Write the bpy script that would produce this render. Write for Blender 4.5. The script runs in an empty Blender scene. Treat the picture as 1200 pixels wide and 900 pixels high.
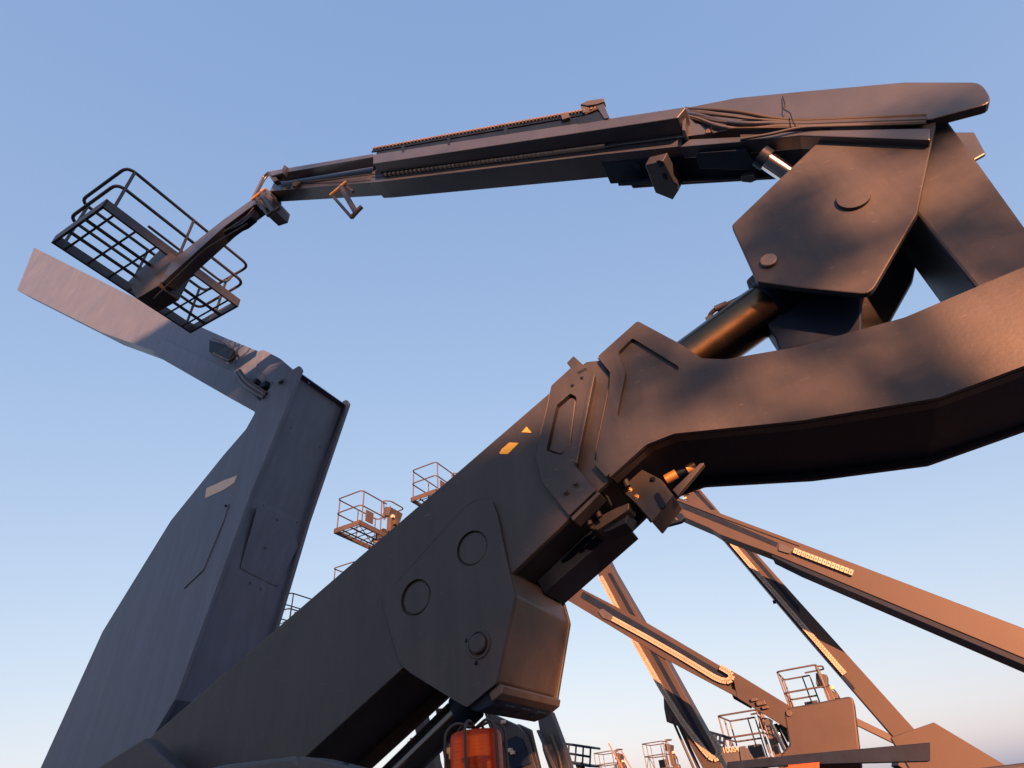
import bpy, bmesh, math, random
from mathutils import Vector, Matrix
from mathutils.geometry import tessellate_polygon
random.seed(7)
SC = bpy.context.scene
COL = SC.collection
rad = math.radians

# ---------------------------------------------------------------- camera
PITCH, ROLL, AZ, EYE = 38.0, 6.8, 24.0, 1.6
cam_d = bpy.data.cameras.new('camera')
cam_d.sensor_width = 36.0
cam_d.lens = 36.0 * 655.0 / 1200.0
cam_d.clip_end = 6000
cam = bpy.data.objects.new('camera', cam_d)
COL.objects.link(cam)
f = Vector((0, math.cos(rad(PITCH)), math.sin(rad(PITCH))))
r0 = Vector((1, 0, 0)); u0 = r0.cross(f)
Rv = r0 * math.cos(rad(ROLL)) - u0 * math.sin(rad(ROLL))
Uv = r0 * math.sin(rad(ROLL)) + u0 * math.cos(rad(ROLL))
M = Matrix((Rv, Uv, -f)).transposed().to_4x4()
M.translation = Vector((0, 0, EYE))
cam.matrix_world = M
SC.camera = cam

# ---------------------------------------------------------------- sky, sun, exposure
SUN_EL, SUN_AZ = 7.0, 172.0      # azimuth clockwise from +Y: low sun behind the photographer
world = bpy.data.worlds.new('World'); SC.world = world
world.use_nodes = True
nt = world.node_tree
bg = nt.nodes['Background']
sky = nt.nodes.new('ShaderNodeTexSky')
sky.sky_type = 'NISHITA'; sky.sun_disc = False
sky.sun_elevation = rad(SUN_EL); sky.sun_rotation = rad(SUN_AZ)
sky.altitude = 0; sky.air_density = 1.0; sky.dust_density = 1.5; sky.ozone_density = 2.0
# one response curve per channel over the whole sky (like a camera tone curve, flattens the gradient towards the horizon)
sep = nt.nodes.new('ShaderNodeSeparateColor'); comb = nt.nodes.new('ShaderNodeCombineColor')
nt.links.new(sky.outputs[0], sep.inputs[0])
for ch, (g_, k_) in enumerate(((0.571, 0.667), (0.445, 0.628), (0.254, 0.768))):
    pw = nt.nodes.new('ShaderNodeMath'); pw.operation = 'POWER'; pw.inputs[1].default_value = g_
    nt.links.new(sep.outputs[ch], pw.inputs[0])
    ml = nt.nodes.new('ShaderNodeMath'); ml.operation = 'MULTIPLY'; ml.inputs[1].default_value = k_ * 0.6 ** g_ / 0.6
    nt.links.new(pw.outputs[0], ml.inputs[0]); nt.links.new(ml.outputs[0], comb.inputs[ch])
nt.links.new(comb.outputs[0], bg.inputs[0])
bg.inputs[1].default_value = 0.15
sd = bpy.data.lights.new('sun', 'SUN'); sd.energy = 5.0; sd.angle = rad(0.55); sd.color = (1, 0.36, 0.15)
sun = bpy.data.objects.new('sun', sd); COL.objects.link(sun)
S = Vector((math.sin(rad(SUN_AZ)) * math.cos(rad(SUN_EL)), math.cos(rad(SUN_AZ)) * math.cos(rad(SUN_EL)), math.sin(rad(SUN_EL))))
sun.rotation_euler = S.to_track_quat('Z', 'Y').to_euler()
SC.view_settings.view_transform = 'Standard'; SC.view_settings.look = 'None'
SC.view_settings.exposure = 2.0; SC.view_settings.gamma = 1.0
SC.view_settings.use_curve_mapping = False

# ---------------------------------------------------------------- materials
def mat(name, col, rough=0.5, metal=0.0, var=0.12, nscale=6.0, bump=0.05, bscale=60.0, spec=0.5,
        dirt=None, dirt_amt=0.0, coat=0.0, trans=0.0, spots=False):
    m = bpy.data.materials.new(name); m.use_nodes = True
    n = m.node_tree; L = n.links; b = n.nodes['Principled BSDF']
    tc = n.nodes.new('ShaderNodeTexCoord')
    no = n.nodes.new('ShaderNodeTexNoise'); no.inputs['Scale'].default_value = nscale
    no.inputs['Detail'].default_value = 8; no.inputs['Roughness'].default_value = 0.65
    L.new(tc.outputs['Object'], no.inputs['Vector'])
    ra = n.nodes.new('ShaderNodeValToRGB')
    c = Vector(col)
    ra.color_ramp.elements[0].position = 0.3; ra.color_ramp.elements[1].position = 0.72
    ra.color_ramp.elements[0].color = (*(c * (1 - var)), 1)
    ra.color_ramp.elements[1].color = (*(c * (1 + var)), 1)
    L.new(no.outputs['Fac'], ra.inputs[0])
    out = ra.outputs[0]
    if dirt:
        n2 = n.nodes.new('ShaderNodeTexNoise'); n2.inputs['Scale'].default_value = nscale * 0.45
        n2.inputs['Detail'].default_value = 10; n2.inputs['Roughness'].default_value = 0.75
        n2.inputs['Distortion'].default_value = 0.6
        L.new(tc.outputs['Object'], n2.inputs['Vector'])
        r2 = n.nodes.new('ShaderNodeValToRGB')
        r2.color_ramp.elements[0].position = 0.5; r2.color_ramp.elements[1].position = 0.75
        r2.color_ramp.elements[0].color = (0, 0, 0, 1); r2.color_ramp.elements[1].color = (dirt_amt,) * 3 + (1,)
        L.new(n2.outputs['Fac'], r2.inputs[0])
        mx = n.nodes.new('ShaderNodeMix'); mx.data_type = 'RGBA'
        L.new(r2.outputs[0], mx.inputs[0]); L.new(out, mx.inputs[6]); mx.inputs[7].default_value = (*dirt, 1)
        out = mx.outputs[2]
    if spots:   # small chips and dust specks
        vo = n.nodes.new('ShaderNodeTexNoise'); vo.inputs['Scale'].default_value = 38; vo.inputs['Detail'].default_value = 3
        L.new(tc.outputs['Object'], vo.inputs['Vector'])
        r3 = n.nodes.new('ShaderNodeValToRGB')
        r3.color_ramp.elements[0].position = 0.70; r3.color_ramp.elements[1].position = 0.76
        r3.color_ramp.elements[0].color = (0, 0, 0, 1); r3.color_ramp.elements[1].color = (0.4, 0.4, 0.4, 1)
        L.new(vo.outputs['Fac'], r3.inputs[0])
        m3 = n.nodes.new('ShaderNodeMix'); m3.data_type = 'RGBA'
        L.new(r3.outputs[0], m3.inputs[0]); L.new(out, m3.inputs[6]); m3.inputs[7].default_value = (0.10, 0.095, 0.09, 1)
        out = m3.outputs[2]
    if spots:   # rain streaks and rubbed scratches
        mp = n.nodes.new('ShaderNodeMapping'); mp.inputs['Scale'].default_value = (9, 9, 0.7)
        L.new(tc.outputs['Object'], mp.inputs[0])
        ns = n.nodes.new('ShaderNodeTexNoise'); ns.inputs['Scale'].default_value = 1.0; ns.inputs['Detail'].default_value = 6; ns.inputs['Roughness'].default_value = 0.7
        L.new(mp.outputs[0], ns.inputs['Vector'])
        r4 = n.nodes.new('ShaderNodeValToRGB'); r4.color_ramp.elements[0].position = 0.42; r4.color_ramp.elements[1].position = 0.68
        r4.color_ramp.elements[0].color = (0.9, 0.9, 0.9, 1); r4.color_ramp.elements[1].color = (1.14, 1.13, 1.1, 1)
        L.new(ns.outputs['Fac'], r4.inputs[0])
        m4 = n.nodes.new('ShaderNodeMix'); m4.data_type = 'RGBA'; m4.blend_type = 'MULTIPLY'; m4.inputs[0].default_value = 1.0
        L.new(out, m4.inputs[6]); L.new(r4.outputs[0], m4.inputs[7]); out = m4.outputs[2]
        mp2 = n.nodes.new('ShaderNodeMapping'); mp2.inputs['Scale'].default_value = (14, 60, 90); mp2.inputs['Rotation'].default_value = (0, rad(35), 0)
        L.new(tc.outputs['Object'], mp2.inputs[0])
        n5 = n.nodes.new('ShaderNodeTexNoise'); n5.inputs['Scale'].default_value = 1.0; n5.inputs['Detail'].default_value = 2
        L.new(mp2.outputs[0], n5.inputs['Vector'])
        r5 = n.nodes.new('ShaderNodeValToRGB'); r5.color_ramp.elements[0].position = 0.71; r5.color_ramp.elements[1].position = 0.75
        r5.color_ramp.elements[0].color = (0, 0, 0, 1); r5.color_ramp.elements[1].color = (0.5, 0.5, 0.5, 1)
        L.new(n5.outputs['Fac'], r5.inputs[0])
        m5 = n.nodes.new('ShaderNodeMix'); m5.data_type = 'RGBA'
        L.new(r5.outputs[0], m5.inputs[0]); L.new(out, m5.inputs[6]); m5.inputs[7].default_value = (0.12, 0.11, 0.10, 1)
        out = m5.outputs[2]
    L.new(out, b.inputs['Base Color'])
    rr = n.nodes.new('ShaderNodeMapRange'); rr.inputs[3].default_value = max(0.02, rough - 0.09); rr.inputs[4].default_value = rough + 0.09
    L.new(no.outputs['Fac'], rr.inputs[0]); L.new(rr.outputs[0], b.inputs['Roughness'])
    b.inputs['Metallic'].default_value = metal
    b.inputs['Specular IOR Level'].default_value = spec
    b.inputs['Coat Weight'].default_value = coat
    b.inputs['Transmission Weight'].default_value = trans
    if bump:
        nb = n.nodes.new('ShaderNodeTexNoise'); nb.inputs['Scale'].default_value = bscale; nb.inputs['Detail'].default_value = 4
        L.new(tc.outputs['Object'], nb.inputs['Vector'])
        bu = n.nodes.new('ShaderNodeBump'); bu.inputs['Strength'].default_value = bump; bu.inputs['Distance'].default_value = 0.01
        L.new(nb.outputs['Fac'], bu.inputs['Height']); L.new(bu.outputs[0], b.inputs['Normal'])
    return m

PAINT = mat('charcoal_paint', (0.031, 0.036, 0.046), 0.5, var=0.14, nscale=3.0, bump=0.06, dirt=(0.060, 0.056, 0.052), dirt_amt=0.5, spots=True, spec=0.35)
PAINT2 = mat('slate_paint', (0.048, 0.056, 0.071), 0.52, var=0.12, nscale=2.2, bump=0.05, dirt=(0.08, 0.077, 0.074), dirt_amt=0.5, spots=True, spec=0.35)
LEFTP = mat('blue_grey_paint', (0.062, 0.095, 0.160), 0.45, var=0.12, nscale=1.6, bump=0.04, dirt=(0.09, 0.11, 0.15), dirt_amt=0.4, spots=True, spec=0.4)
BOOMP = mat('boom_paint', (0.030, 0.039, 0.058), 0.34, var=0.2, nscale=2.5, bump=0.05, dirt=(0.036, 0.04, 0.05), dirt_amt=0.6, spec=0.7)
BACKP = mat('weathered_boom_paint', (0.029, 0.024, 0.027), 0.55, var=0.22, nscale=2.0, bump=0.05, dirt=(0.026, 0.021, 0.024), dirt_amt=0.6)
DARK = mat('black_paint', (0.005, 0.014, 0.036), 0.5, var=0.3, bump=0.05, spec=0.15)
RUBBER = mat('black_rubber', (0.022, 0.022, 0.022), 0.65, var=0.2, bump=0.08, bscale=120)
CHROME = mat('chrome_rod', (0.75, 0.75, 0.76), 0.12, 1.0, var=0.05, bump=0)
CYL = mat('cylinder_paint', (0.10, 0.075, 0.05), 0.27, 1.0, var=0.1, bump=0.0)
PIN = mat('chain_pin', (0.15, 0.135, 0.12), 0.5, 0.2, var=0.2, bump=0)
BLACKCYL = mat('glossy_black_cylinder', (0.012, 0.012, 0.014), 0.16, 0.0, var=0.1, bump=0.0, coat=0.8, spec=0.6)
ZINC = mat('zinc_chain', (0.36, 0.33, 0.28), 0.5, 0.2, var=0.2, bump=0.05)
BRASS = mat('yellow_zinc_fitting', (0.55, 0.34, 0.12), 0.4, 0.6, var=0.15, bump=0.02)
YEL = mat('yellow_decal', (0.70, 0.45, 0.05), 0.5, var=0.08, bump=0.0)
CREAM = mat('cream_decal', (0.42, 0.40, 0.35), 0.5, var=0.05, bump=0.0)
TAN = mat('worn_bumper_paint', (0.048, 0.044, 0.043), 0.5, spots=True, var=0.25, nscale=8, bump=0.08, dirt=(0.065, 0.048, 0.036), dirt_amt=0.7)
RAIL = mat('rail_paint', (0.055, 0.048, 0.047), 0.5, var=0.15, bump=0.02)
ORANGE = mat('orange_paint', (0.32, 0.06, 0.015), 0.45, var=0.1, bump=0.03)
REDP = mat('red_paint', (0.45, 0.10, 0.07), 0.5, var=0.1, bump=0.0)
LEAF = mat('leaf', (0.06, 0.09, 0.03), 0.6, var=0.4, nscale=1.0, bump=0)
BARK = mat('bark', (0.12, 0.09, 0.07), 0.9, var=0.3, bump=0.4, bscale=12)
ASPH = mat('asphalt', (0.030, 0.034, 0.040), 0.9, var=0.25, nscale=0.8, bump=0.3, bscale=40, dirt=(0.04, 0.041, 0.044), dirt_amt=0.6)
def amber():
    m = bpy.data.materials.new('amber_lens'); m.use_nodes = True
    n = m.node_tree; b = n.nodes['Principled BSDF']; L = n.links
    b.inputs['Base Color'].default_value = (0.95, 0.15, 0.012, 1)
    b.inputs['Roughness'].default_value = 0.3; b.inputs['IOR'].default_value = 1.2
    b.inputs['Transmission Weight'].default_value = 1.0; b.inputs['Coat Weight'].default_value = 0.3
    tr = n.nodes.new('ShaderNodeBsdfDiffuse'); tr.inputs[0].default_value = (0.5, 0.045, 0.005, 1)
    mx = n.nodes.new('ShaderNodeMixShader'); mx.inputs[0].default_value = 0.45
    L.new(b.outputs[0], mx.inputs[1]); L.new(tr.outputs[0], mx.inputs[2]); L.new(mx.outputs[0], n.nodes['Material Output'].inputs[0])
    w = n.nodes.new('ShaderNodeTexWave'); w.wave_type = 'BANDS'; w.bands_direction = 'Z'; w.inputs['Scale'].default_value = 40
    tc = n.nodes.new('ShaderNodeTexCoord'); L.new(tc.outputs['Object'], w.inputs['Vector'])
    bu = n.nodes.new('ShaderNodeBump'); bu.inputs['Strength'].default_value = 0.15; bu.inputs['Distance'].default_value = 0.003
    L.new(w.outputs['Fac'], bu.inputs['Height']); L.new(bu.outputs[0], b.inputs['Normal'])
    return m
AMBER = amber()

# ---------------------------------------------------------------- survey helpers
# All machines are parked parallel.  Yard axes: X along a machine (to the right), W across it (away), Z up.
Wv = Vector((math.sin(rad(AZ)), math.cos(rad(AZ)), 0)); Xv = Vector((math.cos(rad(AZ)), -math.sin(rad(AZ)), 0))
def P(x, y, w):
    """sight line through photo point (x, y) met with the upright plane at distance w: (along, up)"""
    d = f * 655.0 + Rv * (x - 600) - Uv * (y - 450)
    t = w / d.dot(Wv); p = d * t
    return (p.dot(Xv), p.z + EYE)
def PP(pts, w): return [P(p[0], p[1], w) for p in pts]
def fillet(pts, r=None, seg=5):
    """round corners; pts may be (x, y) or (x, y, radius)"""
    out = []; n = len(pts)
    for i in range(n):
        p = Vector(pts[i][:2]); rr = pts[i][2] if len(pts[i]) > 2 else (r or 0)
        if rr <= 0: out.append(tuple(p)); continue
        a = Vector(pts[i - 1][:2]) - p; b = Vector(pts[(i + 1) % n][:2]) - p
        la, lb = a.length, b.length; a.normalize(); b.normalize()
        ang = a.angle(b)
        if ang > 3.05: out.append(tuple(p)); continue
        t = min(rr / math.tan(ang / 2), la * 0.48, lb * 0.48)
        p0 = p + a * t; p2 = p + b * t
        for k in range(seg + 1):
            s = k / seg; q = p0 * (1 - s) ** 2 + p * 2 * s * (1 - s) + p2 * s * s
            out.append((q.x, q.y))
    return out

class Thing:
    """Empty at the base; parts are meshes in local axes x along, y across, z up"""
    def __init__(s, name, label, cat, u, w, group=None, z=0):
        o = bpy.data.objects.new(name, None); COL.objects.link(o)
        o.location = Xv * u + Wv * w + Vector((0, 0, z)); o.rotation_euler = (0, 0, rad(-AZ))
        o.empty_display_size = 0.3
        o['label'] = label; o['category'] = cat
        if group: o['group'] = group
        s.o = o; s.org = Vector((u, w, z))
    def link(s, name, bm, m, parent=None, bevel=0.0, smooth=False, stuff=False):
        bmesh.ops.recalc_face_normals(bm, faces=bm.faces)
        me = bpy.data.meshes.new(name); bm.to_mesh(me); bm.free()
        me.transform(Matrix.Translation(-s.org))
        me.materials.append(m)
        o = bpy.data.objects.new(name, me); COL.objects.link(o); o.parent = parent or s.o
        if smooth:
            me.polygons.foreach_set('use_smooth', [True] * len(me.polygons))
            me.set_sharp_from_angle(angle=rad(38))
        if bevel:
            md = o.modifiers.new('bevel', 'BEVEL'); md.width = bevel; md.segments = 2; md.limit_method = 'ANGLE'; md.angle_limit = rad(40)
            md.harden_normals = False
            me.polygons.foreach_set('use_smooth', [False] * len(me.polygons))
        if stuff: o['kind'] = 'stuff'
        return o
    def prism(s, name, uz, w0, w1, m, holes=(), parent=None, bevel=0.006):
        bm = bmesh.new(); bm_prism(bm, uz, w0, w1, holes)
        return s.link(name, bm, m, parent, bevel)
    def pprism(s, name, px, w0, w1, m, holes=(), parent=None, bevel=0.006, r=0, wref=None):
        wr = w0 if wref is None else wref
        return s.prism(name, PP(fillet(px, r), wr), w0, w1, m, [PP(fillet(h), wr) for h in holes], parent, bevel)
    def box(s, name, c, size, m, parent=None, bevel=0.006, rot=None):
        bm = bmesh.new(); bm_box(bm, c, size, rot); return s.link(name, bm, m, parent, bevel)
    def tube(s, name, pts, r, m, parent=None, n=10, corner=0.0, stuff=False, r1=None):
        bm = bmesh.new(); bm_tube(bm, pts, r, n, corner, r1); return s.link(name, bm, m, parent, smooth=True, stuff=stuff)

def bm_prism(bm, uz, w0, w1, holes=()):
    loops = [list(uz)] + [list(h) for h in holes]
    tri = tessellate_polygon([[Vector((p[0], p[1], 0)) for p in l] for l in loops])
    flat = [p for l in loops for p in l]
    A = [bm.verts.new((p[0], w0, p[1])) for p in flat]; B = [bm.verts.new((p[0], w1, p[1])) for p in flat]
    if len(loops) == 1:
        bm.faces.new(A); bm.faces.new(list(reversed(B)))
    else:
        for t in tri:
            try:
                bm.faces.new([A[i] for i in t]); bm.faces.new([B[i] for i in reversed(t)])
            except ValueError: pass
    k = 0
    for l in loops:
        n = len(l)
        for i in range(n):
            j = (i + 1) % n
            bm.faces.new([A[k + i], A[k + j], B[k + j], B[k + i]])
        k += n
    if len(loops) == 1: bmesh.ops.dissolve_degenerate(bm, edges=bm.edges, dist=1e-5)
def bm_box(bm, c, size, rot=None):
    m = Matrix.Translation(Vector(c)) @ (rot.to_4x4() if rot else Matrix.Identity(4)) @ Matrix.Diagonal((*size, 1))
    bmesh.ops.create_cube(bm, size=1.0, matrix=m)
def round_path(pts, corner):
    pts = [Vector(p) for p in pts]
    if corner <= 0: return pts
    out = [pts[0]]
    for i in range(1, len(pts) - 1):
        p = pts[i]; a = pts[i - 1] - p; b = pts[i + 1] - p
        t = min(corner, a.length * 0.48, b.length * 0.48)
        p0 = p + a.normalized() * t; p2 = p + b.normalized() * t
        for k in range(6):
            q = k / 5; out.append(p0 * (1 - q) ** 2 + p * 2 * q * (1 - q) + p2 * q * q)
    out.append(pts[-1]); return out
def bm_tube(bm, pts, r, n=10, corner=0.0, r1=None):
    pts = round_path(pts, corner); N = len(pts)
    d0 = (pts[1] - pts[0]).normalized()
    up = Vector((0, 0, 1)) if abs(d0.z) < 0.9 else Vector((1, 0, 0))
    a = d0.cross(up).normalized(); rings = []
    for i, p in enumerate(pts):
        d = (pts[min(i + 1, N - 1)] - pts[max(i - 1, 0)])
        if d.length < 1e-9: d = d0
        d.normalize(); a = (a - d * a.dot(d)).normalized(); b = d.cross(a)
        rr = r if r1 is None else r + (r1 - r) * i / (N - 1)
        rings.append([bm.verts.new(p + (a * math.cos(2 * math.pi * k / n) + b * math.sin(2 * math.pi * k / n)) * rr) for k in range(n)])
    for i in range(N - 1):
        for k in range(n):
            bm.faces.new([rings[i][k], rings[i][(k + 1) % n], rings[i + 1][(k + 1) % n], rings[i + 1][k]])
    bm.faces.new(list(reversed(rings[0]))); bm.faces.new(rings[-1])
def bm_wcyl(bm, u, z, w0, w1, r, n=24):
    bm_prism(bm, [(u + r * math.cos(2 * math.pi * k / n), z + r * math.sin(2 * math.pi * k / n)) for k in range(n)], w0, w1)
def V3(x, y, w): u, z = P(x, y, w); return Vector((u, w, z))
def bolt(T, px, w, r=0.016, parent=None, m=None, h=0.014, name='bolt'):
    u, z = P(px[0], px[1], w); bm = bmesh.new()
    bm_wcyl(bm, u, z, w - 0.004, w + 0.02, r * 1.5, 16); bm_wcyl(bm, u, z, w - h - 0.004, w - 0.004, r, 6)
    return T.link(name, bm, m or PAINT, parent, bevel=0.002)
def circle_px(cx, cy, rx, ry, w, n=28, k=1.0):
    """true circle on plane w through the photo ellipse's centre with its mean radius"""
    u, z = P(cx, cy, w); u1, z1 = P(cx, cy - ry, w)
    R = math.hypot(u1 - u, z1 - z) * k
    return [(u + R * math.cos(2 * math.pi * i / n), z + R * math.sin(2 * math.pi * i / n)) for i in range(n)]

# ---------------------------------------------------------------- ground
def ground():
    bm = bmesh.new(); n = 24; L = 2500
    bmesh.ops.create_grid(bm, x_segments=n, y_segments=n, size=L)
    me = bpy.data.meshes.new('ground'); bm.to_mesh(me); bm.free(); me.materials.append(ASPH)
    o = bpy.data.objects.new('ground', me); COL.objects.link(o); o['kind'] = 'structure'
ground()

# ---------------------------------------------------------------- chassis shared by every lift
def chassis(T, uc, wc, L=3.4, Wd=1.6, zt=1.5, m=DARK, side=1):
    T.box('chassis_frame', (uc, wc, 0.62), (L, Wd * 0.55, 0.34), m)
    for sx in (-1, 1):
        T.tube('axle', [(uc + sx * L * 0.36, wc - Wd * 0.4, 0.45), (uc + sx * L * 0.36, wc + Wd * 0.4, 0.45)], 0.07, m)
        for sy in (-1, 1):
            x = uc + sx * L * 0.36; y = wc + sy * Wd * 0.43
            bm = bmesh.new(); bm_wcyl(bm, x, 0.45, y - 0.15, y + 0.15, 0.45, 32)
            ty = T.link('wheel', bm, RUBBER, bevel=0.03)
            bm = bmesh.new(); bm_wcyl(bm, x, 0.45, y - 0.165, y + 0.165, 0.22, 20)
            T.link('rim', bm, PAINT2, ty, bevel=0.01)
    bm = bmesh.new(); bmesh.ops.create_cone(bm, segments=32, radius1=0.55, radius2=0.55, depth=0.14, cap_ends=True, matrix=Matrix.Translation((uc, wc, 0.86)))
    T.link('slew_ring', bm, m, bevel=0.01)
    T.prism('turntable', [(uc - L * 0.5, 0.95), (uc + L * 0.46, 0.95), (uc + L * 0.5, 1.05), (uc + L * 0.5, zt - 0.1), (uc + L * 0.44, zt), (uc - L * 0.5, zt)], wc - Wd * 0.38, wc + Wd * 0.38, PAINT, bevel=0.03)
    T.box('counterweight', (uc + side * L * 0.42, wc, 1.18), (L * 0.12, Wd * 0.8, 0.5), m, bevel=0.03)

# ================================================================ MAIN LIFT
T = Thing('boom_lift', 'huge charcoal articulating boom lift filling the foreground, its upper boom crossing the sky', 'boom lift', -3.0, 2.45)
W0, W1 = 2.2, 2.73
# lower boom: two side plates and a box between, underside recessed between the plates
body = [(60, 964), (262, 790), (590, 507), (645, 459.5), (664, 443), (687, 424), (720, 420), (760, 470), (745, 530), (715, 562), (600, 672), (470, 785), (355, 890), (250, 985)]
low = T.pprism('lower_boom', body, W0, W0 + 0.03, PAINT, bevel=0.004)
T.pprism('lower_boom_side', body, W1 - 0.03, W1, PAINT, wref=W0, bevel=0.004)
core = [(62, 962), (262, 791.5), (590, 509), (645, 461), (664, 446), (687, 428), (716, 424), (752, 470), (735, 530), (706, 554), (592, 661), (462, 774), (347, 879), (252, 965)]
T.pprism('boom_core', core, W0 + 0.03, W1 - 0.03, PAINT, wref=W0, bevel=0.002)
# pivot plate (hexagon) proud of the boom with pressed circles
hexp = [(447, 703, 12), (545, 594, 10), (561, 585, 6), (577, 586, 8), (583, 604, 10), (597, 670, 4), (603, 697, 10), (581, 801, 6), (571, 809), (547, 829, 5), (533, 821), (480, 788, 2), (470, 779, 4), (462, 756)]
WH = W0 - 0.016
c1 = circle_px(553, 642, 17, 20, WH); c2 = circle_px(487, 700, 17, 21, WH)
T.prism('pivot_plate', PP(fillet(hexp), WH), WH, W0 - 0.001, PAINT, holes=[c1, c2], bevel=0.005)
for (cx, cy) in ((553, 642), (487, 700)):
    T.prism('pressed_disc', circle_px(cx, cy, 17, 20, WH, k=0.94), WH + 0.007, W0 + 0.01, PAINT, bevel=0.006)
bs = T.prism('pivot_pin', circle_px(561, 755, 12, 12, WH), WH - 0.02, W0, PAINT, bevel=0.008)
T.prism('retaining_ring', circle_px(561, 755, 12, 17, WH, k=1.0), WH - 0.006, WH + 0.004, PAINT, holes=[circle_px(561, 755, 12, 14, WH)], parent=bs, bevel=0.002)
for q in ((547, 751), (558, 777)): bolt(T, q, WH, 0.006, bs, DARK, 0.005)
def weld(T, px, w, r=0.0035, closed=False, parent=None):
    pts = fillet(px); pts = pts + [pts[0]] if closed else pts
    return T.tube('weld_bead', [V3(x, y, w) for x, y in pts], r, PAINT, parent, n=6)
weld(T, hexp[:7], W0 - 0.001); weld(T, [(447, 703), (462, 756), (470, 779)], W0 - 0.001)
# end box under the pivot plate, spanning the width, facing right
hexbox = [(560, 640), (597, 669, 3), (603, 697, 14), (581, 799, 9), (571, 806, 3), (500, 760)]
T.pprism('pivot_housing', hexbox, W0 + 0.002, W1 + 0.02, TAN, wref=WH, bevel=0.02)
T.pprism('pivot_housing_side', [(447, 703, 12), (561, 586, 6), (577, 588), (601, 676, 4), (606, 699, 10), (584, 803, 8), (547, 829, 5), (533, 821), (472, 781, 2), (462, 756)], W1 + 0.02, W1 + 0.04, PAINT, wref=WH, bevel=0.005)
# bumper lip + wear pads below it
T.pprism('bumper_bar', [(570, 812), (583, 800), (588, 803, 2), (586, 812, 2), (574, 822)], W0 + 0.0, W1 + 0.03, TAN, wref=WH, bevel=0.008)
T.pprism('bumper_base', [(538, 822), (572, 797), (584, 808), (574, 826), (556, 834), (549, 832)], W0 + 0.01, W1 - 0.0, DARK, wref=WH, bevel=0.006)
for k in range(3):
    wq = W0 + 0.10 + 0.15 * k
    T.pprism('wear_pad', [(562, 824), (574, 816), (577, 824), (566, 832)], wq, wq + 0.08, DARK, wref=WH, bevel=0.004)

# clevis plate with slot, rib and bolts
WC = W0 - 0.03
clev = [(646, 452, 5), (669, 431, 3), (687, 431, 3), (697, 442, 3), (675, 547, 6), (698, 574, 3), (667, 604), (636, 566, 20), (627, 536, 18), (641, 478, 8)]
slot = [(652, 475, 4), (668, 461, 3), (676, 465, 5), (669, 520, 8), (658, 534, 8), (640, 528, 3)]
cp = T.pprism('clevis_plate', clev, WC, W0 - 0.001, PAINT, holes=[slot], bevel=0.006, wref=WC)
T.pprism('slot_panel', [(653, 477, 4), (668, 464, 3), (674, 467, 5), (667, 520, 8), (657, 532, 8), (642, 526, 3)], WC + 0.012, W0 + 0.004, PAINT, parent=cp, wref=WC)
T.pprism('rib', [(694, 441), (699, 442), (678, 546), (674, 544)], WC - 0.022, WC + 0.0, PAINT, parent=cp, wref=WC, bevel=0.004)
for q in ((675, 567), (663.5, 577)): bolt(T, q, WC, 0.011, cp, PAINT, 0.012)
for q in ((682, 443), (671, 452)): bolt(T, q, WC, 0.006, cp, DARK, 0.006)
T.pprism('clevis_lip', [(668, 606), (700, 575), (703, 578), (671, 610)], WC + 0.004, W0 + 0.06, PAINT, wref=WC, bevel=0.004)
lug = T.pprism('stop_block', [(664, 425, 1), (672, 417, 1), (684, 428, 1), (689, 433), (678, 440)], W0 - 0.02, W0 + 0.10, PAINT, bevel=0.006)
T.pprism('stop_pad', [(675, 436), (688, 429), (690, 433), (678, 440)], W0 - 0.03, W0 - 0.02, PAINT, parent=lug, bevel=0.003)

# arm: broad side plate, pocket, underside
WA = W0 - 0.035
armp = [(700, 418, 4), (747, 376, 5), (799, 404, 6), (822, 420, 14), (850, 421, 20), (937, 406, 20), (1060, 372, 30), (1230, 300), (1290, 395), (1100, 466, 30), (937, 493, 20), (790, 508, 20), (757, 521, 24), (715, 559), (699, 541, 2), (699, 527, 6), (707, 490, 20), (714, 455, 6), (715, 436, 4)]
pock = [(724, 413, 5), (741, 396, 4), (798, 431, 5), (741, 484, 3), (737, 491, 4), (723, 487, 3), (733, 436, 12)]
ap = T.pprism('arm_side_plate', armp, WA, WA + 0.022, PAINT, holes=[pock], bevel=0.011, wref=WA)
T.pprism('pocket_panel', [(722, 411), (744, 392), (800, 431), (738, 494), (719, 488), (731, 436)], WA + 0.0225, W0 - 0.001, PAINT, wref=WA, bevel=0)
armb = [(702, 419), (747, 378, 5), (799, 406, 6), (822, 422, 14), (850, 423, 20), (937, 408, 20), (1060, 374, 30), (1230, 302), (1288, 395), (1100, 465, 30), (937, 492, 20), (790, 507, 20), (757, 520, 24), (716, 558), (701, 541), (716, 450)]
T.pprism('arm_backing_plate', armb, W0 + 0.0, W0 + 0.05, PAINT, wref=WA, bevel=0)
armf = [(702, 419), (747, 378, 5), (799, 406, 6), (822, 422, 14), (850, 423, 20), (937, 408, 20), (1060, 374, 30), (1230, 302), (1288, 395), (1100, 467, 30), (937, 495, 20), (790, 510, 20), (757, 523, 24), (716, 560), (701, 541), (716, 450)]
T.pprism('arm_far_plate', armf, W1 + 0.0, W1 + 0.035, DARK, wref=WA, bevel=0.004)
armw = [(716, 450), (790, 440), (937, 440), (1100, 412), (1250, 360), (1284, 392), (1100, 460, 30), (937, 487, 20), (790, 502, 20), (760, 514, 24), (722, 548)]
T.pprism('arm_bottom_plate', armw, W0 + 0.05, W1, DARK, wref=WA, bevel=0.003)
T.pprism('arm_cover_step', [(699, 540), (715, 556), (711, 560), (696, 544)], WA - 0.012, W0, PAINT, wref=WA, bevel=0.003)

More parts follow.
